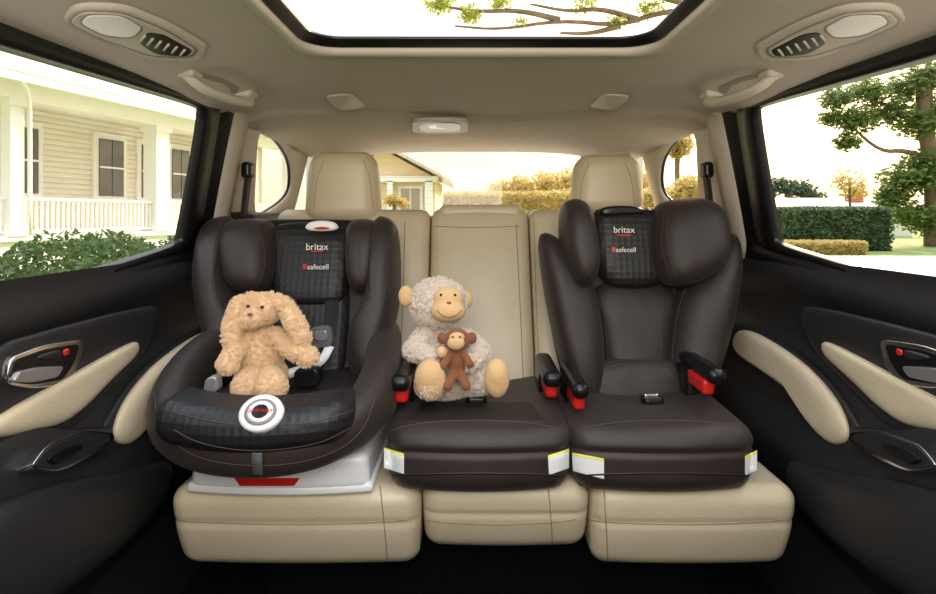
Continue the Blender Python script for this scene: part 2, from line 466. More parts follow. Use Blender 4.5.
    pad3('pad',[PX(u,v,-.725) for u,v in [(112,436),(119,410),(136,384),(162,357),(203,330),(219,330),(224,350),(184,378),(158,398),(143,430),(131,445),(117,444)]],(1,0,.2),.020,.02,LEATHER,q,p=5,ch=2,N=100)
    pad3('backing',[PX(u,v,-.74) for u,v in [(92,450),(110,410),(135,375),(165,350),(205,322),(235,320),(235,400),(200,430),(160,460),(110,480)]],(1,0,.1),.012,.02,DARK,q,p=8,ch=2)
    qw=[WL(u,v) for u,v in [(259,131),(270,131),(284,146),(292,162),(293,186),(286,200),(262,216),(256,214),(257,180)]]
    yo=2.34
    ow=[(1.56,.33),(yo,.33),(yo,-.15),(1.64,-.15)]
    W=ring('wall_'+sn,qw,ow,wm,[(0,-.02),(0,-.006),(.03,-.001),(.1,.004),(.2,.004),(.26,-.004),(1,-.004)],TRIM,None,chI=2)
    wn=empty('window_%d'%(side+1),(-.74,2.0,.15))
    tube('window_seal',[wm(a,b,-.014) for a,b in qw],.006,BLACK,wn,closed=True)
    grid('glass',lambda y,z:wm(y,z,-.022),[1.7,2.3],[-.1,.3],GLASS,wn)
    T3=empty('trim_%d'%(side+1),(-.72,2.0,-.1))
    sweep('pillar_trim',[wm(1.60+.04*t+.02*t*t,.30-.42*t,0) for t in lin(0,1,10)],[(-.03,-.02),(.02,-.024),(.05,-.02),(.07,-.008),(.07,.01),(.05,.022),(.02,.026),(-.03,.02)],TRIM,T3,up=Vector((1,0,0)))
    grid('lower_trim',lambda y,z:Vector((-(.787),y,z)),[.2,1.0,1.6,2.4],[-1.02,-.5,-.21],DARK,T3)
    grid('lower_trim_rear',lambda y,z:Vector((-(.783),y,z)),[1.6,2.4],[-.5,-.1],DARK,T3)
    rb('shoulder_trim',(-.735,2.0,-.06),(.12,.62,.14),.04,DARK,T3)
    T4=empty('trim_%d'%(side+3),(-.65,2.5,-.1))
    def dp(t,z):
        x=.73-.19*t-.25*max(0,z+.1)*(1-.6*t);return Vector((-x,yo-.02+(.34)*t,z))
    grid('pillar_rear',lambda t,z:dp(t,z),lin(0,1,8),lin(-1.0,.33,20),TRIM,T4)
    s=empty('seat_belt',(-.70,1.70,.0))
    rb('guide',(-(wallX(.13)-.03),1.69,.135),(.03,.045,.05),.012,BLACK,s)
    strap('webbing',[Vector((-.690,1.69,.13)),Vector((-.705,1.69,.0)),Vector((-.715,1.70,-.1)),Vector((-.72,1.70,-.22))],.045,.004,STRAP,s,up=Vector((1,0,0)))
    fd=empty('front_door_blocker',(-.78,-.2,-.6))
    boxes('front_blocker_card',[(-.83,-.80,-.75,.18,-1.0,-.16)],DARK,fd)  # unseen front door panel, added to block low outside light
MIR=False
dash_blocker=empty('dashboard_blocker',(0,-.8,-.6))
rb('body',(0,-.82,-.60),(1.56,.22,.80),.05,DARK,dash_blocker)  # unseen dashboard box added behind the camera to darken the lower cabin
hw=empty('wall_rear',(0,2.66,0))
hm=lambda x,z,h:Vector((x,2.66-h,z))
hp=[(364,164),(368,156),(380,151),(420,148),(475,147),(530,148),(572,151),(584,156),(589,163),(588,250),(365,250)]
ring('hatch_trim',[(P(u,v,2.66).x,P(u,v,2.66).z) for u,v in hp],[(-.8,.36),(.8,.36),(.8,-1.02),(-.8,-1.02)],hm,[(0,-.03),(0,0),(.02,.012),(.08,.016),(.2,.01),(1,.0)],TRIM,hw,chI=1)
tube('hatch_seal',[P(u,v,2.67) for u,v in hp],.008,BLACK,hw,closed=True,sm=1)
w3=empty('window_3',(0,2.68,0))
grid('glass',lambda x,z:Vector((x,2.70,z)),[-.6,.6],[-.25,.36],GLASS,w3)
for k in range(9):
    z=.02+k*.032;tube('defroster_line_%d'%k,[Vector((-.5,2.695,z)),Vector((.52,2.695,z))],.0006,MTAN,w3,sm=0,n=4)
boxes('floor',[(-.80,.80,-.7,2.7,-1.04,-1.0)],CARPET)
# =====================================================  BENCH SEAT
seat=empty('rear_bench_seat',(0,1.4,-.65))
def cush(name,x0,x1,y0=1.165,zt=-.573,zb=-.735,y1=1.74):
    hx=(x1-x0)/2;hz=(zt-zb)/2
    def fn(v):
        t=(v.z+hz)/(2*hz)
        fy=max(0,(-v.y)/((y1-y0)/2))
        v.y+=.055*(1-t)**2*fy
        v.x*=1-.03*(1-t)**2
        v.z+=.006*(1-(v.x/hx)**2)*t
        v.y-=.010*(1-(v.x/hx)**2)*fy-.004*fy*math.exp(-((t-.62)/.04)**2)
        return v
    return rb(name,((x0+x1)/2,(y0+y1)/2,(zt+zb)/2),(x1-x0,y1-y0,zt-zb),.036,LEATHER,seat,k=6,m=18,fn=fn)
c1=cush('cushion_outer',-.655,-.126,zb=-.765);c2=cush('cushion_middle',-.125,.235,y0=1.18,zb=-.735);c3=cush('cushion_outer_second',.236,.670,zb=-.765)
cb=rb('cushion_base',(0.02,1.55,-.86),(1.10,.4,.24),.05,CARPET,seat)
for o,a,b in ((c1,176,408),(c2,418,576),(c3,584,783)):
    seam('front_seam',[o],[(a,519),(a+20,522),((a+b)/2,525),(b-20,522),(b,519)],LSEAM,seat)
seam('side_seam',[c1],[(380,486),(384,520),(388,566)],LSEAM,seat)
seam('side_seam_b',[c2],[(548,486),(551,515),(553,556)],LSEAM,seat)
seam('side_seam_c',[c3],[(604,490),(606,520),(608,566)],LSEAM,seat)
def back(name,x0,x1,ztop,off=0):
    H=ztop+.60;hx=(x1-x0)/2
    def fn(v):
        t=(v.z+H/2)/H
        v.y+=.26*t-.012*(1-(v.x/hx)**2)
        return v
    return rb(name,((x0+x1)/2,1.63+off,-.60+H/2),(x1-x0,.13,H),.035,LEATHER,seat,k=4,m=12,fn=fn)
b1=back('backrest_outer',-.655,-.152,.018);b2=back('backrest_middle',-.148,.168,.022,-.0);b3=back('backrest_outer_second',.172,.665,.018)
rb('folded_headrest',(.012,1.865,.006),(.27,.1,.055),.022,LEATHER,seat)
seam('back_seam_a',[b2],[(432,224),(431,300),(430,400)],LSEAM,seat)
seam('back_seam_b',[b2],[(516,224),(520,300),(524,400)],LSEAM,seat)
seam('back_seam_c',[b2],[(428,226),(475,228),(520,226)],LSEAM,seat)
seam('back_seam_d',[b1],[(405,222),(403,300),(398,400)],LSEAM,seat)
seam('back_seam_e',[b3],[(534,222),(536,300),(540,380)],LSEAM,seat)
for nm,u0,u1,v0,v1 in (('headrest',305,382,152,222),('headrest_second',570,644,155,214)):
    c=P((u0+u1)/2,(v0+v1)/2,1.84);w=(u1-u0)*1.80/F;h=(v1-v0)*1.84/F
    def fn(v,h=h,w=w):
        t=(v.z+h/2)/h
        v.x*=1.0-.15*t**2; v.y+=.02*t-.02*(1-(2*v.x/w)**2)
        return v
    o=rb(nm,c,(w,.11,h),.05,LEATHER,seat,k=6,m=8,fn=fn)
    seam(nm+'_seam',[o],[(u0+9,v0+55),(u0+12,v0+25),(u0+19,v0+8)],LSEAM,seat,r=.001)
    seam(nm+'_seam2',[o],[(u1-9,v0+55),(u1-12,v0+25),(u1-19,v0+8)],LSEAM,seat,r=.001)
    for dx in (-.06,.06):tube(nm+'_post',[c+Vector((dx,0,-h*.3)),c+Vector((dx,.01,-h*.9))],.006,CHROME,seat,sm=0)
tr=empty('third_row_seat',(0,2.3,-.2))
for i,(x0,x1) in enumerate(((-.50,-.18),(-.17,.19),(.20,.52))):
    rb('backrest_%d'%i,((x0+x1)/2,2.32,-.28),(x1-x0,.12,.6),.03,LEATHER,tr)
rb('cushion',(0,2.15,-.6),(1.05,.4,.16),.04,LEATHER,tr)
rb('shelf_trim',(0,2.30,-.05),(1.2,.05,.06),.02,DARK,tr)
# =====================================================  CONVERTIBLE CHILD SEAT
cs=empty('convertible_child_car_seat',(-.44,1.35,-.4))
yb=lambda u,v:1.44+(380-v)*.0009
A=pad('shell_back',[(214,226),(240,220),(300,219),(365,220),(386,225),(396,242),(398,300),(390,350),(382,400),(300,412),(218,400),(215,350),(205,310),(202,265),(206,240)],lambda u,v:yb(u,v)+.03,.03,.07,BROWN2,cs,p=8)
CP=pad('back_centre_panel',[(268,222),(348,222),(350,262),(352,310),(344,396),(272,396),(262,305),(266,262)],lambda u,v:yb(u,v)+.01,.035,.02,CHAR,cs,p=6)
TL=pad('torso_bolster',[(203,234),(208,220),(224,215),(236,218),(234,262),(238,292),(250,314),(252,350),(238,384),(226,376),(215,345),(205,305),(199,268)],lambda u,v:yb(u,v)-.02,.10,.06,BROWN,cs,p=3.4)
TR=pad('torso_bolster_second',[(399,234),(395,221),(382,215),(374,218),(374,262),(366,298),(350,322),(348,360),(360,388),(378,378),(391,340),(401,300),(401,262)],lambda u,v:yb(u,v)-.02,.11,.06,BROWN,cs,p=3.4)
HL=pad('head_wing',[(224,226),(234,219),(260,218),(275,223),(278,250),(275,280),(264,292),(244,293),(231,284),(223,258)],lambda u,v:yb(u,v)-.03,.085,.06,BROWN,cs,p=3.2)
HR=pad('head_wing_second',[(348,221),(364,218),(380,222),(384,245),(382,271),(373,290),(358,294),(349,282),(346,250)],lambda u,v:yb(u,v)-.03,.085,.06,BROWN,cs,p=3.2)
HC=pad('head_pad',[(268,226),(300,221),(352,226),(352,262),(348,300),(330,306),(292,306),(274,300),(269,262)],lambda u,v:yb(u,v)-.005,.040,.03,CHAR,cs,p=6)
for nm,ob,pts in (('s1',TL,[(216,232),(212,262),(216,300),(228,340),(240,372)]),('s2',TR,[(386,232),(389,262),(384,305),(370,345),(360,376)]),
     ('s3',HL,[(252,222),(264,240),(266,268),(256,288)]),('s4',HR,[(362,222),(357,245),(359,270),(366,288)]),('s5',HC,[(276,228),(278,262),(284,300)]),('s6',HC,[(343,228),(342,262),(338,300)])):
    seam('seam_'+nm,[ob],pts,STITCH,cs,r=.0008)
pad('top_handle',[(304,230),(308,222),(322,220),(336,222),(340,230),(322,232)],1.50,.014,.01,WHITE,cs,p=6)
pad('top_handle_grip',[(311,228.5),(322,226),(333,228.5),(322,230)],1.488,.006,.01,RED,cs,p=5)
text('logo_text','britax',[HC],317,247,9.5,WHITE,cs,.1);decal('logo_underline',[HC],[(311,250.5),(323,250.5),(323,252),(311,252)],RED,cs,3,1)
text('logo_text_b','safecell',[HC],318,267,7.5,WHITE,cs,.1)
decal('logo_dot',[HC],[(303,264),(306.5,264),(306.5,269),(303,269)],RED,cs,3,3)
X0=-.43
half=[(-.200,1.50,-.33),(-.218,1.40,-.325),(-.230,1.30,-.345),(-.230,1.21,-.380),(-.205,1.13,-.414),(-.12,1.075,-.438),(0,1.058,-.446)]
full=half+[(-x*.90,y,z) for x,y,z in reversed(half[:-1])]
up_=resample(chaikin([Vector((X0+x,y,z)) for x,y,z in full],3,False),60,False)
prof=[]
for i in range(20):
    a=2*math.pi*i/20;c_,s_=math.cos(a),math.sin(a)
    prof.append((.042*abs(c_)**.8*(1 if c_>0 else -1),.050*abs(s_)**.8*(1 if s_>0 else -1)))
UB=sweep('pan_bolster',up_,prof,BROWN,cs)
UB2=sweep('pan_shell_edge',[p+Vector((0,.022,-.020)) for p in up_],circ(.036,14,.032),BROWN2,cs)
pan=rb('pan_inner',(X0-.005,1.31,-.440),(.36,.38,.09),.04,PERF,cs)
FP=rb('front_thigh_pad',(X0-.004,1.072,-.398),(.378,.145,.080),.039,CHAR,cs,k=6,m=12,fn=lambda v:Vector((v.x,v.y+1.1*v.x*v.x,v.z+.35*v.x*v.x)))
seam('pad_seam',[FP],[(174,430),(195,442),(232,450),(270,451),(320,444),(350,428)],STITCH,cs,r=.001)
seam('pad_seam_b',[FP],[(172,412),(215,423),(262,426),(315,423),(354,410)],STITCH,cs,r=.001)
seam('bolster_seam',[UB],[(153,385),(158,425),(190,458),(255,468),(320,460),(362,436),(376,395)],STITCH,cs,r=.001)
h=hit(bvhs([FP]),262,414);kc=h[0]
kn=Vector((0,-.75,.65)).normalized();kx=Vector((1,0,0));ky=kn.cross(kx)
def disc(name,c,r0,hh,mat,par,nn=28,r1=None):
    r1=r1 or r0;vs=[c+kn*hh];fs=[]
    for (r,h_) in ((r1*.85,hh),(r1,hh*.8),(r0,0),(r0,-.01)):
        for i in range(nn):
            a=2*math.pi*i/nn;vs.append(c+kx*math.cos(a)*r+ky*math.sin(a)*r*.85+kn*h_)
    for i in range(nn):fs.append((0,1+i,1+(i+1)%nn))
    for k in range(3):
        for i in range(nn):
            j=(i+1)%nn;fs.append((1+k*nn+i,1+(k+1)*nn+i,1+(k+1)*nn+j,1+k*nn+j))
    return mk(name,vs,fs,mat,par)
disc('knob_ring',kc+kn*.001,.040,.008,GREYP,cs);disc('knob_face',kc+kn*.007,.029,.004,RIM,cs);disc('knob_band',kc+kn*.010,.023,.003,GREYP,cs);disc('knob_hub',kc+kn*.012,.015,.002,BLACK,cs)
t=bpy.data.curves.new('knob_text','FONT');t.body='CLICKTIGHT';t.size=.0082;t.align_x='CENTER';t.align_y='CENTER';t.extrude=.0005;t.materials.append(RED)
to=bpy.data.objects.new('knob_text',t);COL.objects.link(to);to.matrix_world=Matrix((kx,ky,kn)).transposed().to_4x4();to.matrix_world.translation=kc+kn*.0155
adopt(to,cs)
def bfn(v):
    t=(v.z+.05)/.1
    v.x*=1-.04*t; v.y+= .9*v.x*v.x*.5
    return v
BS=rb('base',(-.414,1.345,-.528),(.375,.42,.074),.018,GREYP,cs,k=3,m=10,fn=bfn)
rb('base_foot',(-.414,1.35,-.562),(.385,.43,.020),.008,WHITE,cs,m=10,fn=lambda v:Vector((v.x,v.y+.45*v.x*v.x,v.z)))
decal('base_red_bar',[BS],[(234,478),(300,478),(294,486),(240,486)],RED,cs)
strap('adjuster_strap',[P(257,453,.995),P(257,463,.995),P(258,474,1.01)],.018,.004,GSTRAP,cs)
strap('harness_strap',[P(290,300,1.44),P(292,330,1.40),P(300,360,1.37),P(306,375,1.33)],.034,.003,STRAP,cs)
strap('harness_strap_second',[P(332,300,1.45),P(330,330,1.40),P(322,350,1.37),P(306,380,1.33)],.034,.003,STRAP,cs)
fz=lambda px,y:[P(u,v,y) for u,v in px]
plate('chest_clip',fz([(308,328),(331,325),(334,346),(310,349)],1.33),(0,-1,0),.008,.012,GSTRAP,cs,bev=.003)
plate('chest_clip_button',fz([(314,331),(327,330),(328,340),(315,341)],1.32),(0,-1,0),.003,.005,SILV,cs,bev=.002)
strap('lap_strap',[P(330,346,1.33),P(322,362,1.30),P(300,370,1.28),P(288,374,1.27)],.020,.006,GREYP,cs)
plate('buckle',fz([(294,369),(319,366),(322,384),(298,388)],1.27),(0,-1,0),.014,.014,BLACK,cs,bev=.005)
plate('cup_holder',fz([(203,394),(206,378),(217,375),(219,392)],1.15),(0,-1,0),.006,.02,SILV,cs,bev=.004)
decal('warning_label',[TR,A,UB],[(336,336),(347,334),(346,350),(336,350)],WHITE,cs);decal('warning_label_top',[TR,A,UB],[(336,334),(347,332),(347,337),(336,339)],YEL,cs,off=.0024)
# =====================================================  BOOSTERS
def booster(e,xc,uL,uR):
    W=.40
    def fn(v):
        t=(v.z+.067)/.134;fy=max(0,-v.y/.2)
        k=(v.x/(W/2))
        v.y-=.030*(1-k*k)*fy
        gz=math.exp(-((t-.66)/.05)**2)
        v.y+=.006*gz*fy
        v.x*=1-.05*(1-t)-.06*max(0,v.y/.2)-.02*gz*abs(k)**6
        v.z+= (.014*k*k*(1-fy)-.014*(1-k*k)*(1-fy)*.8)*t
        if fy>0:v.z+=.008*(1-k*k)*t*fy
        return v
    b=rb('seat_pad',(xc,1.350,-.506),(W,.40,.134),.044,BROWN,e,k=6,m=20,fn=fn)
    rb('seat_shell',(xc,1.36,-.562),(W-.05,.37,.02),.009,BLACK,e,m=6)
    m=(uL+uR)/2
    seam('piping_top',[b],[(uL+2,434),(uL+14,427),(m-40,421),(m,420),(m+40,421),(uR-14,427),(uR-2,434)],STITCH,e,r=.0011)
    seam('piping_low',[b],[(uL+6,476),(uL+30,474),(m,473),(uR-30,474),(uR-6,476)],BROWN2,e,r=.0022)
    return b
bo=empty('backless_booster_seat',(-.01,1.35,-.5))
B1=booster(bo,-.003,384,570)
decal('perforated_top',[B1],[(424,402),(530,402),(545,420),(405,420)],PERF,bo,16,8,.001)
for (q,qt) in (([(384,449),(404,455),(404,474),(384,468)],[(384,447.5),(404,453.5),(404,456),(384,450)]),([(548,457),(569,450),(569,468),(549,475)],[(548,455.5),(569,448.5),(569,451),(548,458)])):
    decal('warning_label',[B1],q,WHITE,bo);decal('warning_label_top',[B1],qt,YEL,bo,off=.0026)
def arm(e,x,y,z,n,w=.044,sd=0):
    rb('armrest_%d'%n,(x,y+.09,z),(w,.20,.036),.017,BLACK,e)
    rb('armrest_support_%d'%n,(x+sd,y+.065,z-.030),(w*.66,.10,.036),.01,RED,e)
    rb('armrest_post_%d'%n,(x+sd,y+.15,z-.05),(w*.85,.10,.08),.012,BLACK,e)
arm(bo,-.172,1.20,-.362,1);arm(bo,.166,1.27,-.374,2)
rb('buckle_housing',P(476,402,1.36),(.05,.05,.045),.012,BLACK,bo);rb('buckle_tongue',P(475,391,1.40),(.036,.012,.03),.005,CHROME,bo)
hb=empty('high_back_booster_seat',(.39,1.4,-.3))
B2=booster(hb,.380,571,757)
decal('warning_label',[B2],[(572,454),(604,460),(604,479),(573,471)],WHITE,hb);decal('warning_label_top',[B2],[(572,452.5),(604,458.5),(604,461),(572,455)],YEL,hb,off=.0026)
decal('warning_label_b',[B2],[(745,458),(757,452),(757,470),(745,476)],WHITE,hb);decal('warning_label_b_top',[B2],[(745,456),(757,450),(757,453),(745,459)],YEL,hb,off=.0026)
arm(hb,.216,1.20,-.378,1,.038);arm(hb,.535,1.26,-.364,2,.044,-.012)
rb('buckle_housing',P(652,405,1.34),(.05,.04,.05),.012,BLACK,hb);rb('buckle_tongue',P(651,396,1.325),(.036,.012,.014),.005,CHROME,hb)
y2=lambda u,v:1.47+(400-v)*.0007
BB=pad('torso_back',[(541,238),(556,240),(600,250),(668,250),(716,240),(733,236),(735,258),(728,315),(715,368),(704,408),(574,410),(560,372),(550,325),(542,275)],lambda u,v:y2(u,v)+.02,.03,.06,BROWN2,hb,p=8)
BL=pad('side_bolster',[(537,236),(546,231),(560,239),(577,260),(594,284),(602,325),(604,372),(600,406),(576,410),(563,374),(550,325),(540,272)],lambda u,v:y2(u,v)-.01,.095,.05,BROWN,hb,p=3)
BR=pad('side_bolster_second',[(737,236),(730,231),(718,239),(700,262),(676,284),(667,325),(663,372),(664,406),(700,410),(715,366),(729,315),(738,268)],lambda u,v:y2(u,v)-.01,.095,.05,BROWN,hb,p=3)
BC=pad('centre_panel',[(588,282),(632,280),(676,282),(672,330),(666,372),(672,408),(598,408),(604,372),(598,325)],lambda u,v:y2(u,v)-.005,.05,.02,BROWN,hb,p=4)
LP=pad('lumbar_pad',[(583,366),(608,358),(634,356),(662,358),(690,366),(698,402),(640,412),(580,404)],lambda u,v:y2(u,v)-.04,.04,.03,BROWN,hb,p=3)
NC=pad('head_centre',[(590,212),(606,207),(650,206),(668,212),(668,262),(664,284),(634,290),(604,286),(592,262)],lambda u,v:y2(u,v)-.02,.045,.05,CHAR,hb,p=5)
NL=pad('head_wing',[(560,208),(567,200),(579,198),(590,206),(595,232),(598,256),(596,276),(586,288),(573,285),(564,262),(559,238)],lambda u,v:y2(u,v)-.06,.10,.09,BROWN,hb,p=3.4)
NR=pad('head_wing_second',[(653,206),(672,199),(697,197),(717,203),(725,222),(726,246),(719,265),(703,279),(682,287),(662,286),(651,268),(647,240)],lambda u,v:y2(u,v)-.05,.10,.09,BROWN,hb,p=3.4)
pad('top_handle',[(598,217),(600,207),(622,205),(642,207),(645,215),(622,214)],1.55,.014,.02,BLACK,hb,p=6)
text('model_text','HIGHBACK',[NC],621,212,4.5,WHITE,hb,.1)
text('logo_text','britax',[NC],624,230,9,WHITE,hb,.1);text('logo_text_b','safecell',[NC],626,250,7,WHITE,hb,.1)
decal('logo_dot',[NC],[(612,247),(615.5,247),(615.5,252),(612,252)],RED,hb,3,3)
decal('logo_dot_b',[NC],[(617,234.5),(631,234.5),(631,236),(617,236)],RED,hb,3,1)
for nm,ob,pts in (('a',BL,[(560,250),(578,275),(590,300),(594,345),(594,400)]),('b',BR,[(712,250),(692,275),(680,300),(672,345),(672,400)]),
   ('c',NR,[(664,214),(660,245),(670,278)]),('d',NR,[(668,210),(666,245),(676,278)]),('e',BC,[(602,292),(606,330),(608,372)]),('f',BC,[(664,292),(662,330),(660,372)]),('g',LP,[(586,370),(612,361),(636,359),(662,361),(690,372)]),('h',LP,[(586,374),(612,365),(636,363),(662,365),(690,376)]),('i',NL,[(586,214),(590,245),(588,276)])):
    seam('seam_'+nm,[ob],pts,STITCH,hb,r=.0008)
# =====================================================  PLUSH TOYS
def pb(u,v,y,ru,rv,ry=None):
    s=y/F;return (P(u,v,y),(ru*s,(ry if ry is not None else (ru+rv)/2*s),rv*s))
bn=empty('plush_bunny',P(262,350,1.26))
q_=lambda u,v,y:P(u,v+3,y)
def pq(u,v,*a):return pb(u,v+3,*a)
L=[pq(261,306,1.25,20,15,.044),pq(251,315,1.215,12,9,.026),pq(262,348,1.26,21,26,.047),pq(262,372,1.255,24,16,.047)]
L+=chain([q_(250,295,1.25),q_(239,302,1.225),q_(234,320,1.21),q_(231,336,1.20)],[.011,.016,.020,.017])
L+=chain([q_(272,295,1.25),q_(285,302,1.23),q_(295,320,1.215),q_(302,334,1.205)],[.011,.015,.020,.018])
L+=chain([q_(248,334,1.24),q_(234,348,1.20),q_(228,361,1.18)],[.018,.017,.020])
L+=chain([q_(276,334,1.24),q_(294,347,1.21),q_(308,354,1.195)],[.019,.018,.020])
L+=chain([q_(253,374,1.22),q_(246,383,1.18)],[.022,.026])
L+=chain([q_(270,374,1.22),q_(272,384,1.175)],[.023,.029])
bb=blobmesh('body',L,BTAN,bn,vox=.0035,smooth=3)
fur(bb,BFUR,6000,.0065,rad=.0008,kids=6,clump=.75,curl=.0015,crad=.005)
for u,v in ((249,306),(263,307)):
    p=hit(bvhs([bb]),u,v)[0];blobmesh('eye',[(p+Vector((0,-.005,0)),.004)],EYEM,bn,vox=.0012,smooth=1)
p=hit(bvhs([bb]),251,314)[0];blobmesh('nose',[(p+Vector((0,-.006,0)),(.006,.004,.004))],MBR,bn,vox=.0012,smooth=1)
mn=empty('plush_monkey',P(445,350,1.38))
L=[pb(438,303,1.36,28,25,.058),pb(444,360,1.37,27,32,.055),pb(444,380,1.36,32,17,.06)]
L+=chain([P(424,336,1.35),P(413,350,1.31),P(430,357,1.275)],[.022,.022,.019])
L+=chain([P(466,338,1.35),P(481,352,1.32),P(470,363,1.28)],[.022,.022,.019])
L+=chain([P(432,380,1.33),P(430,384,1.26)],[.030,.032])
L+=chain([P(462,382,1.34),P(488,380,1.30)],[.030,.030])
mb=blobmesh('body',L,MCR,mn,smooth=4)
fur(mb,MFUR,3800,.0065,rad=.0009,kids=7,clump=.85,curl=.003,crad=.005,rough=.004)
blobmesh('face_mask',[pb(448,299,1.312,16,13,.025),pb(448,311,1.300,18,11,.028)],MTAN,mn,vox=.003)
blobmesh('ear',[pb(406,296,1.35,8,11,.012),pb(410,296,1.36,6,6,.012)],MTAN,mn,vox=.003);blobmesh('ear_second',[pb(467,300,1.395,6,9,.012)],MTAN,mn,vox=.003)
fm=[o for o in mn.children if o.name.startswith('face_mask')]
for u,v in ((441,295),(455,295)):
    p=hit(bvhs(fm),u,v)[0];blobmesh('eye',[(p,.0034)],EYEM,mn,vox=.0012,smooth=1)
p=hit(bvhs(fm),449,303)[0];blobmesh('nose',[(p,(.006,.004,.0035))],MBR,mn,vox=.0012,smooth=1)
seam('mouth',fm,[(437,310),(442,316),(449,318),(456,316),(462,310)],MBR,mn,r=.0010)
for nm,u,v,ru,rv in (('foot',430,380,16,21),('foot_second',497,378,13,20)):
    blobmesh(nm,[pb(u,v,1.245,ru,rv,.020),pb(u,v-4,1.25,ru*.95,rv*.8,.028)],MTAN,mn,vox=.003)
blobmesh('hand',[pb(442,352,1.262,6,6)],MTAN,mn,vox=.002);blobmesh('hand_second',[pb(470,362,1.262,6,6)],MTAN,mn,vox=.002)
bby=[pb(457,340,1.27,13,12,.026),pb(457,362,1.275,10,15,.022)]
bby+=chain([P(450,355,1.26),P(443,366,1.245)],[.009,.009])+chain([P(464,355,1.26),P(470,364,1.245)],[.009,.009])
bby+=chain([P(453,374,1.26),P(448,386,1.235)],[.011,.011])+chain([P(461,374,1.26),P(466,386,1.235)],[.011,.011])
bby+=[pb(442,338,1.275,5,6),pb(472,338,1.275,5,6)]
blobmesh('baby_monkey',bby,MBR,mn,vox=.0025,smooth=4)
bf=blobmesh('baby_face',[pb(456,343,1.246,9,7,.010),pb(457,337,1.249,8,5,.009)],MTAN,mn,vox=.002)
for u in (453,460):
    h_=hit(bvhs([bf]),u,337)
    if h_:blobmesh('baby_eye',[(h_[0],.0025)],EYEM,mn,vox=.0009,smooth=1)
# =====================================================  EXTERIOR
GZ=-1.45
GRASS=pm('lawn_grass',(.18,.24,.06),.95,var=.4,varscale=1.5);CONC=pm('concrete_drive',(.70,.65,.57),.9,var=.08,varscale=2)
HWALL=pm('cream_siding',(.84,.79,.69),.8);HWHITE=pm('white_paint',(.90,.88,.84),.6);HGLS=pm('dark_window_glass',(.14,.15,.15),.1);SHING=pm('grey_shingles',(.62,.54,.46),.9,var=.2,varscale=6)
BWALL=pm('haze_painted_stucco',(.92,.74,.52),.8);BGLS=pm('haze_painted_glass',(.38,.31,.24),.3)  # rear house: warm haze put into wall and glass colours, both lightened
LEAF=pm('leaf_green',(.14,.22,.035),.6,var=.45,varscale=3,trans=.45);LEAFY=pm('leaf_golden_haze',(.62,.48,.16),.6,var=.25,varscale=3,trans=.5);LEAFD=pm('leaf_dark',(.045,.085,.025),.6,var=.4,varscale=3,trans=.25)  # golden leaf is also brightened to stand in for backlit haze
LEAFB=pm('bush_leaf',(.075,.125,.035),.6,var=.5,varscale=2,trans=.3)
BARK=pm('bark',(.20,.14,.09),.9,bump=('n',12,.8),var=.3);BRICK=pm('brick',(.45,.14,.07),.9)
boxes('ground_lawn',[(-60,60,-10,90,GZ-.1,GZ)],GRASS)
boxes('driveway',[(8.3,60,9.0,19.6,GZ,GZ+.02),(-2.2,2.5,-8,19.6,GZ,GZ+.02)],CONC)
hs=empty('porch_house',(-10,14,0))
exx,exy=.2625,.965
def HM(s,d,z):return Vector((-9.05+exx*s-exy*d,11+exy*s+exx*d,z))
boxes('wall',[(-2,11,2.2,2.35,-1.45,2.9)]+[(-2,11,2.17,2.21,z,z+.10) for z in [ -.40+.135*k for k in range(24)]],HWALL,hs,HM)
boxes('end_wall',[(10.9,11,-.2+2.3,7,-1.45,2.9)],HWALL,hs,HM)
boxes('porch_floor',[(-2,9.6,-.1,2.2,-.52,-.42),(-2,9.6,0,.1,-1.45,-.5)],HWHITE,hs,HM)
bl=[(-2,9.6,.02,.10,.30,.36),(-2,9.6,.03,.09,-.36,-.31)]+[(s_,s_+.035,.04,.08,-.33,.31) for s_ in [-2+.115*k for k in range(100)]]
boxes('railing',bl,HWHITE,hs,HM)
col=[]
for s_,w in ((-.05,.26),(3.5,.42),(6.6,.34),(9.5,.34)):
    col+=[(s_,s_+w,-.08,-.08+w,-.42,2.35),(s_-.05,s_+w+.05,-.13,-.03+w,-.42,-.20),(s_-.05,s_+w+.05,-.13,-.03+w,2.15,2.3)]
boxes('columns',col,HWHITE,hs,HM)
boxes('beam',[(-2,9.95,-.1,.25,2.3,2.62),(-2,10.2,-.5,2.3,2.6,2.68),(-2,10.2,-.58,-.46,2.55,2.72)],HWHITE,hs,HM)
mk('roof',[HM(-2,-.6,2.72),HM(10.3,-.6,2.72),HM(9,3.5,4.3),HM(-2,3.5,4.3),HM(11.6,4,2.7)],[(0,1,2,3),(1,4,2)],SHING,hs,smooth=False)
wn_=[(.0,.5),(1.55,2.1),(3.75,4.5),(5.15,5.6),(6.3,7.0),(8.2,9.0)]
boxes('window_frames',[(a-.14,b+.14,2.08,2.2,.38,2.24) for a,b in wn_],HWHITE,hs,HM)
boxes('window_panes',[(a,(a+b)/2-.02 if b-a>.6 else b,2.04,2.12,.52,2.08) for a,b in wn_]+[((a+b)/2+.02,b,2.04,2.12,.52,2.08) for a,b in wn_ if b-a>.6],HGLS,hs,HM)
boxes('window_rails',[(a,b,2.02,2.07,1.28,1.33) for a,b in wn_],HWHITE,hs,HM)
tube('drain_pipe',[HM(-.2,-.55,2.6),HM(.05,-.4,2.4),HM(.3,-.1,2.0),HM(.3,-.1,-.4)],.04,HWHITE,hs,sm=1)
hd=empty('garden_hedge',(-5,8,-.9))
cl=[]
for k in range(16):
    y=4.2+k*.55;cl.append(((-4.9+random.uniform(-.25,.25),y,-.80+random.uniform(-.12,.08)),(.6,.5,.55+random.uniform(-.1,.1)),1300))
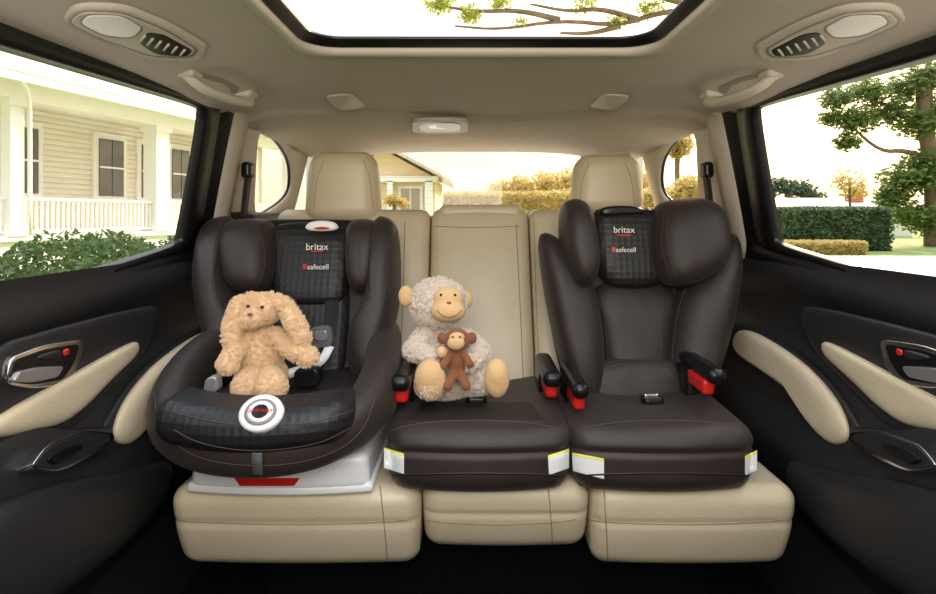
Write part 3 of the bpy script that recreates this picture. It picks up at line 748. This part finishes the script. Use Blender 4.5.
leaves('leaves',cl,.045,LEAFB,hd,shell=.7)
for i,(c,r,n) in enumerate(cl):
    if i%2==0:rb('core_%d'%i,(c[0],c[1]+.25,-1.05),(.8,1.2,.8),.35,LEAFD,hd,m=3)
def tree(name,base,top,tr,cl,size,lm,br=(),bs=.5):
    e=empty(name,base);b=Vector(base);t=Vector(top)
    tube('trunk',[b,b.lerp(t,.4)+Vector((tr*.6,0,0)),b.lerp(t,.75)-Vector((tr*.5,0,0)),t],tr,BARK,e,scales=None,up=Vector((0,1,0)))
    for i,pts in enumerate(br):
        n_=len(chaikin([Vector(p) for p in pts],2,False))
        tube('branch_%d'%i,[Vector(p) for p in pts],tr*bs,BARK,e,up=Vector((0,1,.1)),scales=[1-.8*k/n_ for k in range(n_)])
    leaves('leaves',cl,size,lm,e,shell=.25);return e
Y=26
def cp(u,v,y,rpx,n,fl=.7):
    s=y/F;p=P(u,v,y);return (p,(rpx*s,rpx*s,rpx*s*fl),n)
g=lambda u,y:Vector((P(u,0,y).x,y,GZ))
tree('oak_tree',g(932,Y),P(925,70,Y),.32,[cp(836,98,Y,17,700),cp(855,120,Y,22,1000),cp(868,92,Y,20,900),cp(890,112,Y,24,1100),cp(905,88,Y,22,900),cp(930,75,Y,26,1100),cp(848,142,Y,14,450),cp(830,118,Y,12,300),cp(920,125,Y,24,900),cp(905,180,Y,26,1200),cp(925,165,Y,26,1100),cp(890,198,Y,16,700),cp(955,110,Y,34,1500),cp(950,180,Y,34,1500),cp(975,70,Y,36,1500),cp(912,215,Y,24,900),cp(940,225,Y,24,900)],.15,LEAF,
   br=[[P(930,160,Y),P(905,150,Y),P(880,152,Y),P(850,125,Y)],[P(928,130,Y),P(905,110,Y),P(870,100,Y)],[P(930,180,Y),P(910,185,Y)],[P(928,120,Y),P(945,100,Y),P(965,80,Y)]])
tree('garden_tree',g(790,45),P(790,185,45),.2,[cp(778,186,45,14,500),cp(800,190,45,16,600),cp(815,198,45,12,400),cp(765,192,45,12,400)],.22,LEAFD)
tree('young_tree',g(850,30),P(850,178,30),.06,[cp(845,182,30,18,330,.9),cp(858,190,30,16,280)],.13,LEAFY,br=[[P(850,200,30),P(840,185,30),P(835,176,30)],[P(850,198,30),P(860,182,30),P(864,176,30)]])
def hedge(name,x0,x1,y0,y1,zt,lm,n,size):
    e=empty(name,((x0+x1)/2,(y0+y1)/2,(GZ+zt)/2))
    rb('core',((x0+x1)/2,(y0+y1)/2,(GZ+zt)/2),(x1-x0,y1-y0,zt-GZ),.15,lm,e,m=3)
    vs=[];fs=[]
    for _ in range(n):
        f=random.random()
        p=Vector((random.uniform(x0,x1),random.uniform(y0,y1),random.uniform(GZ,zt)))
        if f<.5:p.y=y0
        elif f<.8:p.z=zt
        elif f<.9:p.x=x0
        else:p.x=x1
        p+=Vector((random.uniform(-1,1),random.uniform(-1,1),random.uniform(-1,1)))*size*.8
        a=Vector((random.gauss(0,1),random.gauss(0,1),random.gauss(0,1))).normalized();b=a.orthogonal().normalized();k=len(vs)
        vs+=[p-a*size,p+b*size*.5,p+a*size,p-b*size*.5];fs.append((k,k+1,k+2,k+3))
    mk('leaves',vs,fs,lm,e,smooth=False)
hedge('clipped_hedge',13.3,16.9,22.5,24.5,.25,LEAFB,7000,.10)
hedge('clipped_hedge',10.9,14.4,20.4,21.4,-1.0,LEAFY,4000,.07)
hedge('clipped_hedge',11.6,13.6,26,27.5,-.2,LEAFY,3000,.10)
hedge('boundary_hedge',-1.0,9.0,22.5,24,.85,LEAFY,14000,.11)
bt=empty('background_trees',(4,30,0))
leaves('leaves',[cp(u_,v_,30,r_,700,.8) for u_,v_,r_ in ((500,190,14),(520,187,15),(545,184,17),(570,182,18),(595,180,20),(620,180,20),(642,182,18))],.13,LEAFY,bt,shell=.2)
for u_ in (510,545,590,630):tube('trunk',[g(u_,30),P(u_,188,30)],.12,BARK,bt,sm=0,up=Vector((0,1,0)))
nb=empty('neighbour_house',(23,40,0))
boxes('walls',[(19.5,30,38,44,GZ,.6)],HWALL,nb)
mk('roof',[Vector(p) for p in ((19,37.4,.55),(31,37.4,.55),(29,41,1.25),(21,41,1.25),(19,44.6,.55),(31,44.6,.55))],[(0,1,2,3),(0,3,4),(1,5,2),(3,2,5,4)],SHING,nb,smooth=False)
boxes('chimney',[(26.6,27.4,39,39.8,.3,1.5)],BRICK,nb)
rh=empty('bungalow_house',(-4,32,0))
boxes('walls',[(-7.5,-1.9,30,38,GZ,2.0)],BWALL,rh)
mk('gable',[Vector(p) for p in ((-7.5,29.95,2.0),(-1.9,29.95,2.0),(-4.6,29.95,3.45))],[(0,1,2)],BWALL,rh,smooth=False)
for nm_,(a,b) in (('roof',((-8.2,1.9),(-4.6,3.75))),('roof_second',((-4.6,3.75),(-1.1,1.9)))):
    mk(nm_,[Vector((a[0],29,a[1])),Vector((b[0],29,b[1])),Vector((b[0],38.5,b[1])),Vector((a[0],38.5,a[1])),Vector((a[0],29,a[1]-.16)),Vector((b[0],29,b[1]-.16)),Vector((b[0],38.5,b[1]-.16)),Vector((a[0],38.5,a[1]-.16))],[(0,1,2,3),(4,5,6,7),(0,1,5,4),(2,3,7,6)],SHING,rh,smooth=False)
boxes('porch_trim',[(-7.6,-1.7,29.5,29.8,1.75,2.05),(-2.4,-2.0,29.5,29.9,GZ,1.8),(-4.4,-4.1,29.5,29.9,GZ,1.8)],HWHITE,rh)
boxes('window_frames',[(-3.85,-2.55,29.86,29.95,.0,1.55),(-6.35,-4.85,29.86,29.95,.0,1.55)],HWHITE,rh)
boxes('window_panes',[(-3.7,-3.25,29.8,29.9,.1,1.4),(-3.15,-2.7,29.8,29.9,.1,1.4),(-6.2,-5.65,29.8,29.9,.1,1.4),(-5.55,-5,29.8,29.9,.1,1.4)],BGLS,rh)
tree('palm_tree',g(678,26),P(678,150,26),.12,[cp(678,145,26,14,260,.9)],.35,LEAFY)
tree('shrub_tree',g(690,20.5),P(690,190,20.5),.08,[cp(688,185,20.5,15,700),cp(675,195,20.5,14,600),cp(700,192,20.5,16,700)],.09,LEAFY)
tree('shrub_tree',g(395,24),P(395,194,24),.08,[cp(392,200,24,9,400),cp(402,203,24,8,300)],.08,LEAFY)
T=lambda u,v,y=7:P(u,v,y)
tree('shade_tree',(3.25,7.2,GZ),(3.0,7.1,3.0),.13,[cp(440,4,7,16,300),cp(470,14,7,14,260),cp(500,2,7,14,230),cp(520,22,7,9,60),cp(585,4,7,16,210),cp(615,22,7,12,150),cp(650,8,7,16,250),cp(680,18,7,14,230),cp(540,-14,7,20,220),cp(640,-20,7,30,300),cp(700,-20,7.2,50,600),cp(450,-20,7,30,300)],.036,pm('leaf_spring',(.42,.46,.08),.6,var=.3,varscale=3,trans=.5),
   br=[[T(698,10,7.1),T(660,12),T(620,26),T(560,20),T(500,30),T(455,26)],[T(640,20),T(600,8),T(570,12),T(530,4)],[T(560,20),T(520,10),T(480,12),T(440,6)],[T(690,5),T(650,-5),T(600,-15)],[T(620,26),T(590,34),T(560,33)]],bs=.33)
# =====================================================  LIGHT / WORLD / CAMERA
SUN=Vector((.56,.72,.42)).normalized()
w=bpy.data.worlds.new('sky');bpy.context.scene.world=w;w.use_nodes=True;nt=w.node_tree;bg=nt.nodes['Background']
tc=nt.nodes.new('ShaderNodeTexCoord');sp=nt.nodes.new('ShaderNodeSeparateXYZ');r=nt.nodes.new('ShaderNodeValToRGB')
nm_=nt.nodes.new('ShaderNodeVectorMath');nm_.operation='NORMALIZE';nt.links.new(tc.outputs['Generated'],nm_.inputs[0])
nt.links.new(nm_.outputs[0],sp.inputs[0]);nt.links.new(sp.outputs['Z'],r.inputs[0])
r.color_ramp.elements[0].position=0;r.color_ramp.elements[0].color=(.95,.78,.52,1)
r.color_ramp.elements[1].position=.6;r.color_ramp.elements[1].color=(.76,.86,.98,1)
e_=r.color_ramp.elements.new(.10);e_.color=(.95,.86,.68,1)
e_=r.color_ramp.elements.new(.28);e_.color=(.74,.78,.80,1)
dt=nt.nodes.new('ShaderNodeVectorMath');dt.operation='DOT_PRODUCT';dt.inputs[1].default_value=SUN
nt.links.new(nm_.outputs[0],dt.inputs[0])
mx_=nt.nodes.new('ShaderNodeMath');mx_.operation='MAXIMUM';mx_.inputs[1].default_value=0;nt.links.new(dt.outputs['Value'],mx_.inputs[0])
pw=nt.nodes.new('ShaderNodeMath');pw.operation='POWER';pw.inputs[1].default_value=8;nt.links.new(mx_.outputs[0],pw.inputs[0])
ml=nt.nodes.new('ShaderNodeVectorMath');ml.operation='SCALE';ml.inputs[0].default_value=(3.4,2.2,1.1);nt.links.new(pw.outputs[0],ml.inputs['Scale'])
ad=nt.nodes.new('ShaderNodeVectorMath');ad.operation='ADD';nt.links.new(r.outputs[0],ad.inputs[0]);nt.links.new(ml.outputs[0],ad.inputs[1])
nt.links.new(ad.outputs[0],bg.inputs[0])
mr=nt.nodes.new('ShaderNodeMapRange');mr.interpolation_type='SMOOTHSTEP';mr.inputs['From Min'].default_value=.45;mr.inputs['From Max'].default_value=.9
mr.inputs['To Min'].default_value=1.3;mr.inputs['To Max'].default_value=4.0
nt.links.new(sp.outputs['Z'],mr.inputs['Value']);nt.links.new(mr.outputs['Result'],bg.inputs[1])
sn=bpy.data.lights.new('sun','SUN');sn.energy=7;sn.color=(1,.78,.52);sn.angle=.02
so=bpy.data.objects.new('sun',sn);COL.objects.link(so);so.rotation_euler=SUN.to_track_quat('Z','Y').to_euler()
al=bpy.data.lights.new('soft_box','AREA');al.energy=14.5;al.size=.6;al.color=(1,.92,.82)
ao=bpy.data.objects.new('soft_box',al);COL.objects.link(ao);ao.location=(0,-.2,.28);ao.rotation_euler=(Vector((0,-.2,.28))-Vector((0,1.4,-.25))).to_track_quat('Z','Y').to_euler()
cam=bpy.data.cameras.new('camera');co=bpy.data.objects.new('camera',cam);COL.objects.link(co)
cam.sensor_width=36;cam.lens=F/936*36;cam.shift_x=-2/936;cam.shift_y=-82/936;cam.clip_start=.02;cam.clip_end=300
co.location=(CX,0,0);co.rotation_euler=(math.pi/2,0,0)
for o in list(bpy.context.scene.objects):
    if o.parent is None:o.location.z+=ZC
sc=bpy.context.scene;sc.camera=co
sc.view_settings.view_transform='Standard';sc.view_settings.look='None'
